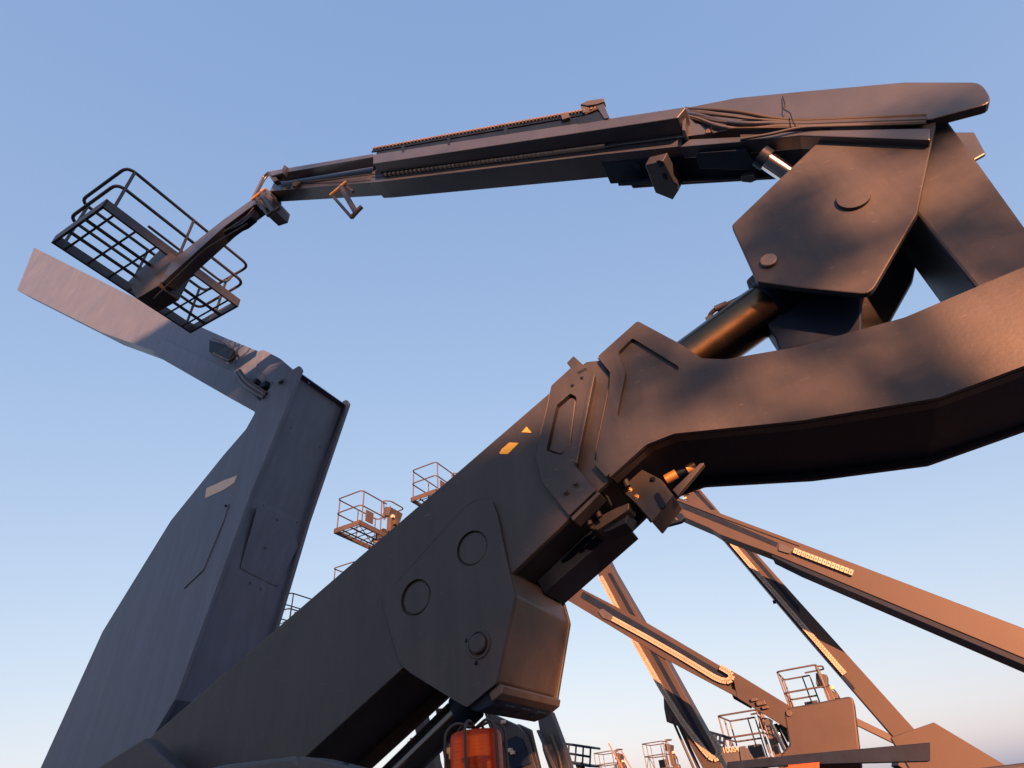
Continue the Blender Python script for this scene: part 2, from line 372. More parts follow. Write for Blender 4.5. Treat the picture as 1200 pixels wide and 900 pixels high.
weld(T, [(701, 420), (715, 435, 3), (713, 455, 5), (706, 490, 20), (698, 527, 5), (698, 541, 2), (714, 560)], W0 - 0.001, 0.004)
weld(T, clev[5:] + [clev[0]], W0 - 0.001, 0.0035)
# mounts, sensor, wedge and bolts on the underside
T.pprism('tool_bracket', [(727, 574), (739, 559), (752, 550), (774, 561), (789, 580), (764, 612, 2), (745, 590)], W0 + 0.13, W0 + 0.30, PAINT, bevel=0.006)
for q in ((738, 574), (746, 582)): bolt(T, q, W0 + 0.13, 0.008, None, BRASS, 0.008)
bolt(T, (765, 562), W0 + 0.13, 0.009, None, DARK, 0.012)
T.pprism('bracket_slot', [(766, 580, 2), (771, 576, 2), (781, 592, 3), (774, 597, 3)], W0 + 0.12, W0 + 0.134, DARK, bevel=0.002)
T.tube('hose_fitting', [V3(780, 562, W0 + 0.2), V3(793, 555, W0 + 0.2)], 0.022, BRASS, n=14)
T.tube('hose_neck', [V3(791, 556, W0 + 0.2), V3(807, 549, W0 + 0.2)], 0.012, DARK, n=12)
T.tube('hose_cap', [V3(805, 550, W0 + 0.2), V3(815, 545, W0 + 0.2)], 0.021, BRASS, n=14)
T.pprism('skid_bar', [(788, 574), (820, 543, 1), (825, 542, 1), (824, 545, 1), (794, 581)], W0 + 0.12, W0 + 0.15, PAINT, bevel=0.004)
T.pprism('guide_wedge', [(689, 619), (706, 603), (722, 595), (737, 589), (737, 597), (722, 607), (700, 621)], W0 + 0.14, W0 + 0.24, PAINT, bevel=0.004)
T.pprism('guide_foot', [(692, 624), (722, 603), (737, 601), (733, 613), (712, 623)], W0 + 0.18, W0 + 0.30, DARK, bevel=0.004)
for q in ((732, 561), (699, 597), (688, 606)):
    T.tube('stud', [V3(q[0], q[1], W0 + 0.09), V3(q[0] + 4, q[1] + 9, W0 + 0.09)], 0.013, PAINT, n=8)
T.pprism('underside_guard', [(660, 708), (748, 631), (737, 617), (650, 690)], W0 + 0.30, W1 + 0.01, DARK, wref=W1, bevel=0.004)
T.tube('cable_guard', [V3(706, 575, W0 + 0.08), V3(712, 583, W0 + 0.1), V3(716, 592, W0 + 0.14)], 0.006, PAINT)

# lift cylinder between arm and knuckle
WM = 2.47
ca, cb = V3(838, 404, WM), V3(903, 357, WM)
dc = (cb - ca).normalized()
T.tube('lift_cylinder', [ca - dc * 0.35, cb - dc * 0.02], 0.128, CYL, n=40)
T.tube('cylinder_gland', [cb - dc * 0.02, cb + dc * 0.06], 0.138, DARK, n=40)
T.tube('cylinder_rod', [cb, cb + dc * 0.9], 0.07, CHROME, n=32)
T.pprism('port_block', [(826, 372), (834, 366), (840, 374), (829, 379)], WM - 0.05, WM + 0.04, PAINT, bevel=0.004)
T.tube('hydraulic_hose', [V3(833, 378, WM - 0.02), V3(831, 370, WM - 0.04), V3(838, 362, WM - 0.06), V3(851, 357, WM - 0.06), V3(866, 350, WM - 0.05), V3(888, 335, WM), V3(915, 325, WM + 0.05)], 0.012, RUBBER, corner=0.03)
T.tube('hydraulic_hose', [V3(842, 366, WM - 0.02), V3(850, 360, WM - 0.03), V3(861, 356, WM - 0.02)], 0.012, PAINT, corner=0.02)
T.tube('hose_fitting', [V3(838, 362, WM - 0.06), V3(852, 356, WM - 0.06)], 0.017, PAINT2, n=10)
T.pprism('cylinder_lug', [(894, 345), (937, 335), (1010, 330), (1010, 395), (937, 406), (913, 411), (908, 395), (893, 372)], WM - 0.05, WM + 0.10, DARK, bevel=0.01)

# knuckle plates at the top of the arm
WK = 2.22
knk = [(857, 264, 4), (937, 187), (1010, 118), (1060, 98, 20), (1100, 130, 20), (1075, 250, 20), (1060, 352, 20), (937, 337), (887, 330, 4)]
knk = [(857, 264, 4), (937, 187), (1000, 126), (1060, 98, 20), (1100, 130, 20), (1075, 250, 20), (1020, 345, 20), (937, 337), (887, 330, 4)]
T.pprism('knuckle_plate', knk, WK, WK + 0.035, PAINT, bevel=0.006)
T.pprism('knuckle_plate', knk, WK + 0.45, WK + 0.485, PAINT, wref=WK, bevel=0.006)
pn = T.prism('knuckle_pin', circle_px(901, 307, 9, 7, WK), WK - 0.02, WK + 0.001, PIN, bevel=0.006)
T.tube('knuckle_cross_pin', [V3(1000, 230, WK - 0.02), V3(1000, 230, WK) + Vector((0, 0.53, 0))], 0.07, PAINT, n=24)

T.pprism('knuckle_link', [(1050, 120, 15), (1095, 105, 15), (1262, 330, 20), (1215, 385, 20), (1150, 330, 30), (1035, 190, 15)], WK + 0.06, WK + 0.42, PAINT, wref=WK, bevel=0.012)
# ---- upper boom ----
WU = 2.2
bd = (Vector(P(334, 205, WU)) - Vector(P(797, 172, WU))).normalized()   # boom direction in (along, up)
# base section
base = [(797, 172), (704, 171), (720, 141), (804, 124), (862, 114.5), (937, 107), (1060, 96), (1150, 96, 20), (1170, 130, 20), (1090, 160), (937, 158)]
T.pprism('boom_base_section', [(804, 126), (862, 114.5), (937, 107), (1060, 96), (1150, 96, 20), (1165, 120, 20), (1090, 140), (937, 139), (870, 141), (830, 152), (800, 154)], WU, WU + 0.05, BOOMP)
T.pprism('boom_base_web', [(700, 176), (715, 150), (804, 140), (937, 132), (1090, 130), (1085, 158), (937, 156), (797, 171)], WU + 0.07, WU + 0.12, BOOMP, wref=WU, bevel=0)
T.pprism('boom_side_panel', [(704, 173), (718, 165), (800, 154), (806, 144, 2), (840, 146), (866, 149), (835, 156), (800, 160), (730, 169)], WU - 0.012, WU + 0.07, BOOMP)
T.pprism('boom_lower_flange', [(797, 172), (808, 163), (870, 160), (937, 153), (1090, 150), (1090, 164), (937, 158.5), (868, 166)], WU - 0.02, WU + 0.07, BOOMP)
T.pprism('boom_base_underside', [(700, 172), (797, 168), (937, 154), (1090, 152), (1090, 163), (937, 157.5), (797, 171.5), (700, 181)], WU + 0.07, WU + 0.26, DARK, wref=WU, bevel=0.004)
T.pprism('boom_base_far_side', [(704, 150), (804, 130), (937, 110), (1150, 100), (1165, 125), (1090, 168), (937, 161), (797, 175), (726, 183)], WU + 0.26, WU + 0.28, BOOMP, wref=WU)
# recessed pad on the underside is made as a raised frame
def under_pt(x, y, dz=0.0):
    """point on the underside of the upper boom seen through photo (x, y)"""
    d = f * 655.0 + Rv * (x - 600) - Uv * (y - 450)
    a = V3(797, 172, WU); bdir = Vector((bd.x, 0, bd.y)); nrm = bdir.cross(Vector((0, 1, 0))).normalized()
    if nrm.z > 0: nrm = -nrm
    dl = Vector((d.dot(Xv), d.dot(Wv), d.z)); o = Vector((0, 0, EYE))
    t = ((a + nrm * dz) - o).dot(nrm) / dl.dot(nrm)
    return o + dl * t, nrm
def under_plate(name, px, th, m, dz=0.0, bevel=0.003, parent=None, r=0):
    bm = bmesh.new(); pts = [under_pt(x, y, dz) for (x, y) in fillet(px, r)]
    A = [bm.verts.new(p) for p, n in pts]; B = [bm.verts.new(p + n * th) for p, n in pts]; n = len(A)
    bm.faces.new(A); bm.faces.new(list(reversed(B)))
    for i in range(n): bm.faces.new([A[i], A[(i + 1) % n], B[(i + 1) % n], B[i]])
    return T.link(name, bm, m, parent, bevel)
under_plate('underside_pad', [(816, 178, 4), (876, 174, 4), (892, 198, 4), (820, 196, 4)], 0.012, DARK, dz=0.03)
cbx = under_plate('cross_member', [(761, 184, 1), (782, 179, 1), (800, 214, 1), (793, 225, 1), (773, 217, 2)], 0.07, BOOMP, dz=0.03, bevel=0.008)
under_plate('bolt_hole', [(769, 188, 1), (774, 187, 1), (777, 195, 1), (772, 196, 1)], 0.006, DARK, dz=0.10, parent=cbx)
under_plate('bolt_hole', [(775, 204, 1), (779, 203, 1), (782, 210, 1), (778, 211, 1)], 0.006, DARK, dz=0.10, parent=cbx)
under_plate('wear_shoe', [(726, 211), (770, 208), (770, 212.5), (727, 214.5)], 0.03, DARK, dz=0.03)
under_plate('end_stop', [(870, 203), (886, 201), (889, 207), (882, 210), (871, 209)], 0.03, BOOMP, dz=0.03)
# middle (fly) section: box, underside visible
def boxsec(name, topx, wA, wB, m, depth_px=None):
    return T.pprism(name, topx, wA, wB, m, bevel=0.005)
T.pprism('fly_section', [(438, 190), (800, 140), (800, 171), (704, 181), (445, 213), (434, 214)], WU + 0.005, WU + 0.205, BOOMP)
under_plate('hose_slot', [(633, 203), (642, 201), (644, 207), (636, 207)], 0.004, DARK, dz=0.004)
under_plate('hose_slot', [(682, 196), (686, 196), (688, 203), (684, 203)], 0.004, DARK, dz=0.004)
under_plate('hose_slot', [(744, 191), (750, 192), (752, 199), (746, 199)], 0.004, DARK, dz=0.008)
# carrier tray along the near side of the boom
WT = 2.07
tray = T.pprism('chain_tray', [(437, 181), (800, 125.5), (804, 126), (794, 138), (437, 192)], WT, WT + 0.125, BOOMP)
bm = bmesh.new()
for i in range(52):
    s = i / 51.0; x = 452 + (706 - 452) * s; y = 204.5 + (171.5 - 204.5) * s
    c = V3(x, y, WU - 0.012); bm_box(bm, c, (0.035, 0.022, 0.02), Matrix.Rotation(-math.atan2(bd.y, bd.x), 3, 'Y'))
T.link('chain_guide_teeth', bm, ZINC, stuff=True)
# cable chain on top of the tray
bm = bmesh.new(); bml = bmesh.new()
for i in range(64):
    s = i / 63.0; x = 441 + (700 - 441) * s; y = 180.5 + (138.5 - 180.5) * s
    h = 3 + 3.2 * s
    c = V3(x, y - h * 0.9, WT + 0.03); L = 0.075 - 0.03 * s
    up = 0.05
    rm = Matrix.Rotation(-math.atan2(bd.y, bd.x), 3, 'Y')
    for ww in (-0.018, 0.07):
        bm_box(bm, c + Vector((0, ww, 0)), (L * 0.86, 0.012, up), rm)
    bm_box(bml, c + Vector((0, -0.03, up * 0.30)), (L * 0.35, 0.02, 0.018), rm)
cc = T.link('cable_chain', bm, DARK, stuff=True)
T.pprism('chain_bed', [(441, 176), (520, 163.5), (600, 150), (678, 137.5), (700, 132), (714, 139), (704, 142), (600, 157.5), (441, 181.5)], WT + 0.015, WT + 0.1, DARK, bevel=0.003)
T.link('chain_pins', bml, PIN, cc, stuff=True)
for (x, y, s) in ((472, 174, .8), (525.5, 165.5, .8), (592, 152, 1.0)):
    T.pprism('chain_clamp', [(x - 2 * s, y - 4 * s), (x + 2 * s, y - 5 * s), (x + 3 * s, y + 6 * s), (x - 1.5 * s, y + 6 * s)], WT + 0.0, WT + 0.04, DARK, bevel=0.002)
T.pprism('chain_clamp', [(656.5, 133.5, 1), (665, 131, 1), (668, 137, 1), (659, 140, 1)], WT - 0.01, WT + 0.05, PAINT2, bevel=0.003)
eb = T.pprism('chain_end_bracket', [(676, 137), (690, 134), (704, 130), (711, 131), (715, 140), (676, 147)], WT + 0.0, WT + 0.03, DARK)
T.pprism('bracket_post', [(680, 123, 1), (688, 121.5, 1), (690, 131), (683, 132)], WT - 0.01, WT + 0.03, PAINT2, parent=eb, bevel=0.003)
T.pprism('bracket_bar', [(680, 122), (688, 118), (707, 115), (708, 119), (699, 122), (688, 123.5)], WT - 0.02, WT + 0.02, PAINT2, parent=eb, bevel=0.003)
T.pprism('bracket_post', [(697, 122), (706, 117), (710, 128), (713, 138), (708, 139), (701, 128)], WT - 0.01, WT + 0.02, BOOMP, parent=eb, bevel=0.003)
T.tube('bracket_hose', [V3(686, 134, WT), V3(695, 130, WT), V3(703, 127, WT), V3(709, 133, WT), V3(711, 140, WT + 0.03)], 0.008, TAN, corner=0.03, parent=eb)
# hoses running over the base section
for k in range(7):
    y0 = 127.5 + k * 1.6
    T.tube('hydraulic_hose', [V3(803, y0, WU + 0.02), V3(818, 128 + k * 2.1, WU - 0.02), V3(842, (129, 133, 135, 141, 143, 148, 151)[k], WU - 0.05 - 0.008 * (k % 3)), V3(872, (132, 139, 138, 145, 144, 152, 150)[k], WU - 0.06 + 0.01 * (k % 3)), V3(905, 139 + k * 1.8, WU - 0.035), V3(937, 142 + k * 1.3, WU - 0.02), V3(1085, 136 + k * 1.5, WU - 0.01)], (0.011, 0.007, 0.009, 0.012, 0.007, 0.009, 0.006)[k], (RUBBER, PAINT2, RUBBER, BOOMP)[k % 4], corner=0.12)
T.tube('hydraulic_hose', [V3(868, 163, WU - 0.03), V3(905, 157, WU - 0.04), V3(937, 149, WU - 0.04), V3(1060, 146, WU)], 0.008, PAINT2, corner=0.1)
T.tube('tie_wire', [V3(917, 113, WU - 0.01), V3(920, 122, WU - 0.03), V3(918, 128, WU - 0.02), V3(926, 132, WU - 0.05), V3(929, 142, WU - 0.06), V3(934, 151, WU - 0.03)], 0.003, DARK, corner=0.02)
T.pprism('hose_clip', [(826, 153), (834, 147), (832, 155), (827, 156)], WU - 0.03, WU - 0.01, TAN, bevel=0.003)
T.pprism('hose_stop', [(800, 127), (804, 124), (803, 153), (799, 152)], WU - 0.08, WU + 0.0, BOOMP, bevel=0.003)
# telescope cylinder rod between boom and knuckle
ra_ = under_pt(896, 186, 0.075)[0]; rb_ = V3(938, 214, WK + 0.15); dr = (rb_ - ra_).normalized()
T.tube('luffing_rod', [ra_, rb_ + dr * 0.5], 0.05, CHROME, n=32)
T.tube('luffing_cylinder', [ra_ - dr * 0.03, ra_ + dr * 0.02], 0.06, DARK, n=32)
T.tube('rod_guard', [V3(886, 206, WU + 0.38), V3(925, 207.5, WU + 0.38)], 0.012, CHROME)
# inner section, upper rail, tube, links
T.pprism('inner_section', [(322, 211, 2), (438, 191), (450, 191), (450, 212), (437, 213.5), (316, 224)], WU + 0.03, WU + 0.20, BOOMP)
T.pprism('carrier_rail', [(314, 201), (335, 197), (437, 180), (437, 184), (330, 203), (318, 206)], WT + 0.02, WT + 0.12, BOOMP)
T.tube('carrier_tube', [V3(334, 209, WU - 0.02), V3(437, 191.5, WU - 0.02)], 0.03, PAINT2, n=16)
T.tube('control_cable', [V3(344, 215, WU + 0.02), V3(400, 208.5, WU - 0.01), V3(448, 203, WU - 0.02)], 0.006, RUBBER)
T.pprism('cable_bracket', [(342, 214), (348, 212), (351, 211), (351, 214), (347, 218), (342, 218)], WU - 0.01, WU + 0.03, TAN, bevel=0.003)
T.pprism('rail_clamp', [(330, 199), (333, 193), (336, 195), (333, 205)], WT - 0.0, WT + 0.04, PAINT, bevel=0.003)
T.pprism('rail_strut', [(313, 203), (319, 202), (326, 211), (320, 213)], WT + 0.04, WT + 0.1, PAINT)
T.tube('jib_link', [V3(315, 202, WU), V3(309, 207, WU), V3(296, 233, WU)], 0.016, BOOMP, corner=0.03)
T.tube('jib_link', [V3(315, 204, WU + .12), V3(310, 210, WU + .12), V3(300, 228, WU + .12)], 0.014, BOOMP, corner=0.03)
def hook(name, pts):   # U shaped hose roller frame hanging under the boom
    (a, b, a1, b1, c, d, g) = pts; q = WU - 0.03
    h = T.tube(name, [V3(*a, q), V3(*b, q)], 0.016, BRASS, n=8)
    T.tube('hook_leg', [V3(*a1, q + .01), V3(*c, q + .01)], 0.015, PAINT, parent=h, n=8)
    T.tube('hook_leg', [V3(*b1, q + .01), V3(*d, q + .01)], 0.026, PAINT, parent=h, n=8)
    T.tube('hook_foot', [V3(*c, q), V3(*d, q), V3(*g, q)], 0.022, PAINT, parent=h, n=8)
    T.tube('hook_roller', [V3(*d, q - .02), V3(*g, q - .02)], 0.013, TAN, parent=h, n=8)
hook('hose_hook', ((387, 229), (406, 213), (391, 231), (400, 220), (412, 255), (417, 249), (424, 242)))
hook('hose_hook', ((295, 234), (311, 221), (300, 231), (306, 226), (314, 253), (320, 248), (328, 243)))
T.tube('hook_leg', [V3(404, 217, WU), V3(414, 225, WU)], 0.014, PAINT, n=8)
# jib reaching down-left
T.pprism('jib', [(310, 219, 3), (319, 226, 3), (296, 241), (262, 266), (190, 331), (180, 322), (262, 257), (296, 233)], WU + 0.02, WU + 0.19, BOOMP)
T.pprism('jib_belly', [(300, 240), (294, 254), (284, 262), (262, 272), (262, 264), (296, 238)], WU + 0.06, WU + 0.15, DARK)
T.pprism('jib_pivot', [(296, 233), (310, 221, 2), (320, 232, 2), (317, 242), (306, 246)], WU + 0.02, WU + 0.28, PAINT2)
T.tube('jib_cable', [V3(262, 272, WU + 0.04), V3(284, 259, WU + 0.02), V3(292, 250, WU + 0.04), V3(300, 240, WU + 0.05)], 0.008, RUBBER, corner=0.1)
T.tube('jib_cable', [V3(180, 350, WU + 0.04), V3(240, 292, WU + 0.02), V3(265, 277, WU + 0.02), V3(290, 262, WU + 0.05)], 0.008, TAN, corner=0.1)

def bar(bm, a, b, r=0.02, n=8): bm_tube(bm, [a, b], r, n)
def basket(T, c, yaw, s=1.0, L=1.9, D=0.95, H=1.1, console=1, closed=0, m=None):
    """work platform; c = centre of its floor; local long axis across (W), rotated by yaw about z"""
    m = m or RAIL
    R = Matrix.Rotation(yaw, 3, 'Z'); c = Vector(c)
    def q(x, y, z): return c + R @ Vector((x * s, y * s, z * s))
    hx, hy = D / 2, L / 2; r = 0.021 * s
    bm = bmesh.new()
    for k in range(7):
        y = -hy + L * (k + 0.5) / 7; bm_tube(bm, [q(-hx, y, 0), q(hx, y, 0)], 0.014 * s, 6)
    for x in (-hx * 0.33, hx * 0.33): bm_tube(bm, [q(x, -hy, -0.02), q(x, hy, -0.02)], 0.022 * s, 6)
    T.link('floor_grating', bm, m, smooth=True)
    for (x0, y0, x1, y1) in ((-hx, -hy, hx, -hy), (hx, -hy, hx, hy), (hx, hy, -hx, hy), (-hx, hy, -hx, -hy)):
        bm = bmesh.new()
        a, b = q(x0, y0, 0.05), q(x1, y1, 0.05); d = b - a
        rot = Matrix.Rotation(math.atan2(d.y, d.x), 3, 'Z')
        bm_box(bm, (a + b) / 2, (d.length + 0.03 * s, 0.03 * s, 0.15 * s), rot)
        T.link('toe_board', bm, m, bevel=0.004)
    g = 0.12 * s
    def loop(z, pts): return [q(x, y, z) for x, y in pts]
    # rails leave a gap on the +x side for the control end
    for z, nm in ((H, 'top_rail'), (H * 0.56, 'mid_rail')):
        T.tube(nm, loop(z, [(0, -hy), (-hx, -hy), (-hx, hy), (hx, hy), (hx, -hy), (0, -hy)] if closed else [(hx, hy * 0.25), (hx, -hy), (-hx, -hy), (-hx, hy), (hx * 0.4, hy)]), r, m, corner=g, n=8)
    for (x, y) in ((hx, -hy * 0.9), (-hx, -hy * 0.9), (-hx, 0), (-hx, hy * 0.9), (hx, 0), (0, hy)):
        T.tube('post', [q(x, y, 0.03), q(x, y, H)], r * 0.9, m, n=8)
    if console:
        T.tube('brace', [q(-hx, -hy, 0.1), q(-hx, -hy * 0.1, H * 0.56)], r * 0.7, m, n=6)
        T.tube('brace', [q(-hx, hy, 0.1), q(-hx, hy * 0.1, H * 0.56)], r * 0.7, m, n=6)
        T.tube('post', [q(hx, hy * 0.45, 0.03), q(hx, hy * 0.45, H)], r * 0.9, m, n=8)
        T.tube('post', [q(hx * 0.4, hy, 0.03), q(hx * 0.4, hy, H)], r * 0.9, m, n=8)
        T.box('tool_box', q(0, hy * 0.72, H * 0.28), (0.34 * s, 0.3 * s, 0.34 * s), PAINT, rot=R, bevel=0.02)
        T.box('slew_bracket', q(hx * 0.9, hy * 0.3, -0.16), (0.5 * s, 0.26 * s, 0.16 * s), m, rot=R, bevel=0.02)
        T.tube('support_arm', [q(hx * 0.2, hy * 0.1, -0.04), q(hx * 1.3, hy * 0.6, -0.42)], 0.06 * s, m, n=8)
        T.tube('side_rail', loop(H * 1.08, [(hx * 0.9, hy * 0.15), (hx * 1.25, hy * 0.3), (hx * 1.25, hy * 1.05), (hx * 0.2, hy * 1.1)]) , r, m, corner=g, n=8)
        T.tube('side_rail', [q(hx * 0.9, hy * 0.15, H * 1.08), q(hx * 0.95, hy * 0.2, H * 0.5)], r, m, n=8)
        bx = q(hx * 0.95, hy * 0.62, H * 0.8)
        cb_ = T.box('control_box', bx, (0.26 * s, 0.62 * s, 0.28 * s), PAINT2, rot=R @ Matrix.Rotation(0.35, 3, 'Y'), bevel=0.012)
        T.box('lower_bracket', q(hx * 1.05, hy * 0.6, H * 0.42), (0.16 * s, 0.42 * s, 0.5 * s), m, rot=R, bevel=0.01)
        T.box('valve_block', q(hx * 1.3, hy * 0.55, H * 0.46), (0.12 * s, 0.16 * s, 0.14 * s), TAN, rot=R, bevel=0.01)
        T.box('work_lamp', q(hx * 1.3, hy * 0.42, H * 0.62), (0.10 * s, 0.12 * s, 0.10 * s), CREAM, rot=R, bevel=0.02)
        T.tube('control_hose', [q(hx, hy * 0.4, H * 0.8), q(hx * 1.5, hy * 0.5, H * 0.5), q(hx * 1.4, hy * 0.7, 0.1), q(hx * 1.0, hy * 0.8, -0.15)], 0.02 * s, RUBBER, corner=0.2 * s, n=8)
        T.tube('control_hose', [q(hx, hy * 0.8, H * 0.7), q(hx * 1.55, hy * 0.75, H * 0.4), q(hx * 1.2, hy * 0.6, 0.0)], 0.018 * s, RUBBER, corner=0.2 * s, n=8)
        T.box('rotator', q(hx * 1.25, hy * 0.62, 0.02), (0.3 * s, 0.34 * s, 0.4 * s), m, rot=R, bevel=0.02)
    if console: T.box('manual_box', q(hx * 0.92, -hy * 0.52 if console else 0, H * 0.36), (0.03 * s, 0.34 * s, 0.36 * s), m, rot=R, bevel=0.006)
    return q

# the main lift's own platform at the tip of the jib (only its right side is inside the picture)
bc = V3(262, 368, 2.2)
mu, mz = P(278, 358, 3.3)
basket(T, (mu - 0.475, 3.3 - 0.95, mz), 0, 1.0, console=0, closed=1, m=PAINT, H=0.86)
for z_ in (0.22,):
    T.tube('gate_rail', [(mu - 0.02, 1.9, mz + z_), (mu - 0.02, 3.05, mz + z_), (mu - 0.02, 3.12, mz + z_ + 0.28)], 0.017, PAINT, corner=0.15)
T.pprism('basket_mount', [(205, 300), (190, 290), (150, 330), (160, 350), (185, 335)], WU + 0.02, WU + 0.3, PAINT)

# cylinder from the pivot plate down to the turntable
a, b = V3(536, 839, 2.46), V3(470, 904, 2.46); dd = (b - a).normalized()
T.tube('level_cylinder', [a - dd * 0.05, b + dd * 1.0], 0.062, BLACKCYL, n=36)
T.tube('cylinder_line', [a + Vector((-0.045, 0, 0.052)), b + dd * 1.0 + Vector((-0.045, 0, 0.052))], 0.008, DARK)
T.tube('cylinder_collar', [a - dd * 0.09, a - dd * 0.02], 0.078, DARK, n=32)
chassis(T, -3.2, 2.45, 4.6, 2.1, 1.5)
T.prism('boom_foot', [(-5.0, 1.4), (-2.6, 1.4), (-2.45, 1.75), (-3.1, 2.1), (-4.6, 1.7)], 2.02, 2.1, PAINT, bevel=0.01)
# engine cover: top edge just inside the bottom of the picture
T.pprism('engine_cover', [(120, 930), (262, 896), (343, 886, 2), (350, 893), (356, 1010), (120, 1060)], 1.42, 1.50, PAINT2, bevel=0.012)
T.pprism('engine_cover', [(346, 897), (351, 887, 2), (368, 889), (420, 902), (440, 1000), (352, 1010)], 1.42, 1.50, PAINT2, bevel=0.012)
u_, z_ = P(404, 896, 1.46); T.tube('cover_latch', [(u_ - .02, 1.46, z_ - .01), (u_, 1.46, z_ + .004), (u_ + .02, 1.46, z_ - .012)], 0.005, DARK, corner=.01)
# caged amber beacon
bw = 1.36
bu, bz = P(559, 900, bw); _, bt = P(559, 857, bw); bh = bt - bz
br = 0.0615
def revolve(T, name, prof, cu, cw, m, parent=None, n=40):
    bm = bmesh.new(); rings = [[bm.verts.new((cu + r * math.cos(2 * math.pi * k / n), cw + r * math.sin(2 * math.pi * k / n), z)) for k in range(n)] for r, z in prof]
    for i in range(len(rings) - 1):
        for k in range(n): bm.faces.new([rings[i][k], rings[i][(k + 1) % n], rings[i + 1][(k + 1) % n], rings[i + 1][k]])
    bm.faces.new(list(reversed(rings[0]))); bm.faces.new(rings[-1])
    return T.link(name, bm, m, parent, smooth=True)
bea = revolve(T, 'beacon', [(br * .95, bz - 0.12), (br, bz - 0.11), (br, bt - 0.014), (br * 0.95, bt - 0.004), (br * 0.85, bt), (0.004, bt + 0.002)], bu, bw, AMBER)
revolve(T, 'beacon_core', [(0.02, bz - .12), (0.02, bz + 0.01), (0.03, bz + 0.012), (0.03, bz + 0.02), (0.004, bz + 0.024)], bu, bw, DARK, bea)
revolve(T, 'beacon_base', [(br * 1.2, bz - .2), (br * 1.2, bz - .12), (br * 1.0, bz - .115), (0.01, bz - .114)], bu, bw, DARK, bea)
for k in range(6):
    a_ = math.pi / 6 + math.pi * k / 3 + 0.2; ca_, sa_ = math.cos(a_), math.sin(a_)
    R_ = br + 0.012
    T.tube('beacon_guard_wire', [(bu + R_ * ca_, bw + R_ * sa_, bz - .12), (bu + R_ * ca_, bw + R_ * sa_, bt + .004), (bu + R_ * .62 * ca_, bw + R_ * .62 * sa_, bt + .022), (bu + .004 * ca_, bw + .004 * sa_, bt + .008)], 0.0034, RUBBER, bea, n=8, corner=0.018)
T.box('beacon_post', (bu, bw, bz - .5), (0.06, 0.06, 0.6), DARK)

# yellow warning decals (raised film)
T.pprism('warning_decal', [(611, 506.5), (617, 500), (623, 507)], W0 - 0.0025, W0, YEL, bevel=0)
T.pprism('warning_decal', [(585, 531), (588, 526), (597, 518.5), (608, 519), (595, 532), (587, 532)], W0 - 0.0025, W0, YEL, bevel=0)

# ================================================================ LEFT LIFT
WL = 4.0
T = Thing('boom_lift', 'tall slate-grey boom lift with a slab-like riser and kinked boom at the left edge', 'boom lift', -8.6, 4.45)
ris = [(351, 428, 2), (353, 433), (293, 580), (262, 665), (205, 820), (120, 960), (20, 960), (120, 740), (200, 610), (262, 533, 10), (288, 503, 15), (298, 485, 6), (299, 478), (322, 446)]
T.pprism('riser_side_plate', ris, WL - 0.01, WL + 0.035, LEFTP, bevel=0.005)
T.pprism('riser_side_plate', ris, WL + 0.93, WL + 0.975, LEFTP, wref=WL - 0.01, bevel=0.005)
T.pprism('riser_end_plate', [(350, 436), (347, 433), (289, 580), (259, 665), (202, 820), (110, 960), (60, 960), (150, 820), (240, 665), (270, 560), (325, 450)], WL + 0.035, WL + 0.93, LEFTP, wref=WL, bevel=0.004)
def lp(x, y):      # point on the riser's right-hand end face
    d = f * 655.0 + Rv * (x - 600) - Uv * (y - 450)
    a = V3(350, 436, WL); b = V3(259, 665, WL); t = (b - a).normalized(); n = t.cross(Vector((0, 1, 0))).normalized()
    if n.x < 0: n = -n
    dl = Vector((d.dot(Xv), d.dot(Wv), d.z)); o = Vector((0, 0, EYE)); k = (a - o).dot(n) / dl.dot(n)
    return o + dl * k, n
def end_plate(name, px, th, m, off=0.0, r=0, parent=None, bevel=0.004):
    bm = bmesh.new(); pts = [lp(x, y) for x, y in fillet(px, r)]
    A = [bm.verts.new(p + n * off) for p, n in pts]; B = [bm.verts.new(p + n * (off + th)) for p, n in pts]; n = len(A)
    bm.faces.new(A); bm.faces.new(list(reversed(B)))
    for i in range(n): bm.faces.new([A[i], A[(i + 1) % n], B[(i + 1) % n], B[i]])
    return T.link(name, bm, m, parent, bevel)
hatch = end_plate('access_cover', [(302, 592, 3), (336, 606, 3), (350, 640, 4), (324, 688, 4), (281, 666, 4)], 0.004, LEFTP, off=0.001)
for q in ((309, 592), (325, 609), (348, 612), (311, 642), (293, 683), (306, 690), (324, 686), (361, 449), (389, 473), (341, 501), (375, 524)):
    p, n = lp(*q); bm = bmesh.new(); bm_tube(bm, [p, p + n * 0.02], 0.014, 6); T.link('bolt', bm, LEFTP)
T.pprism('pivot_pin_cap', [(323, 445, 2), (329, 441, 2), (330, 445, 2), (325, 449, 2)], WL - 0.06, WL, LEFTP)
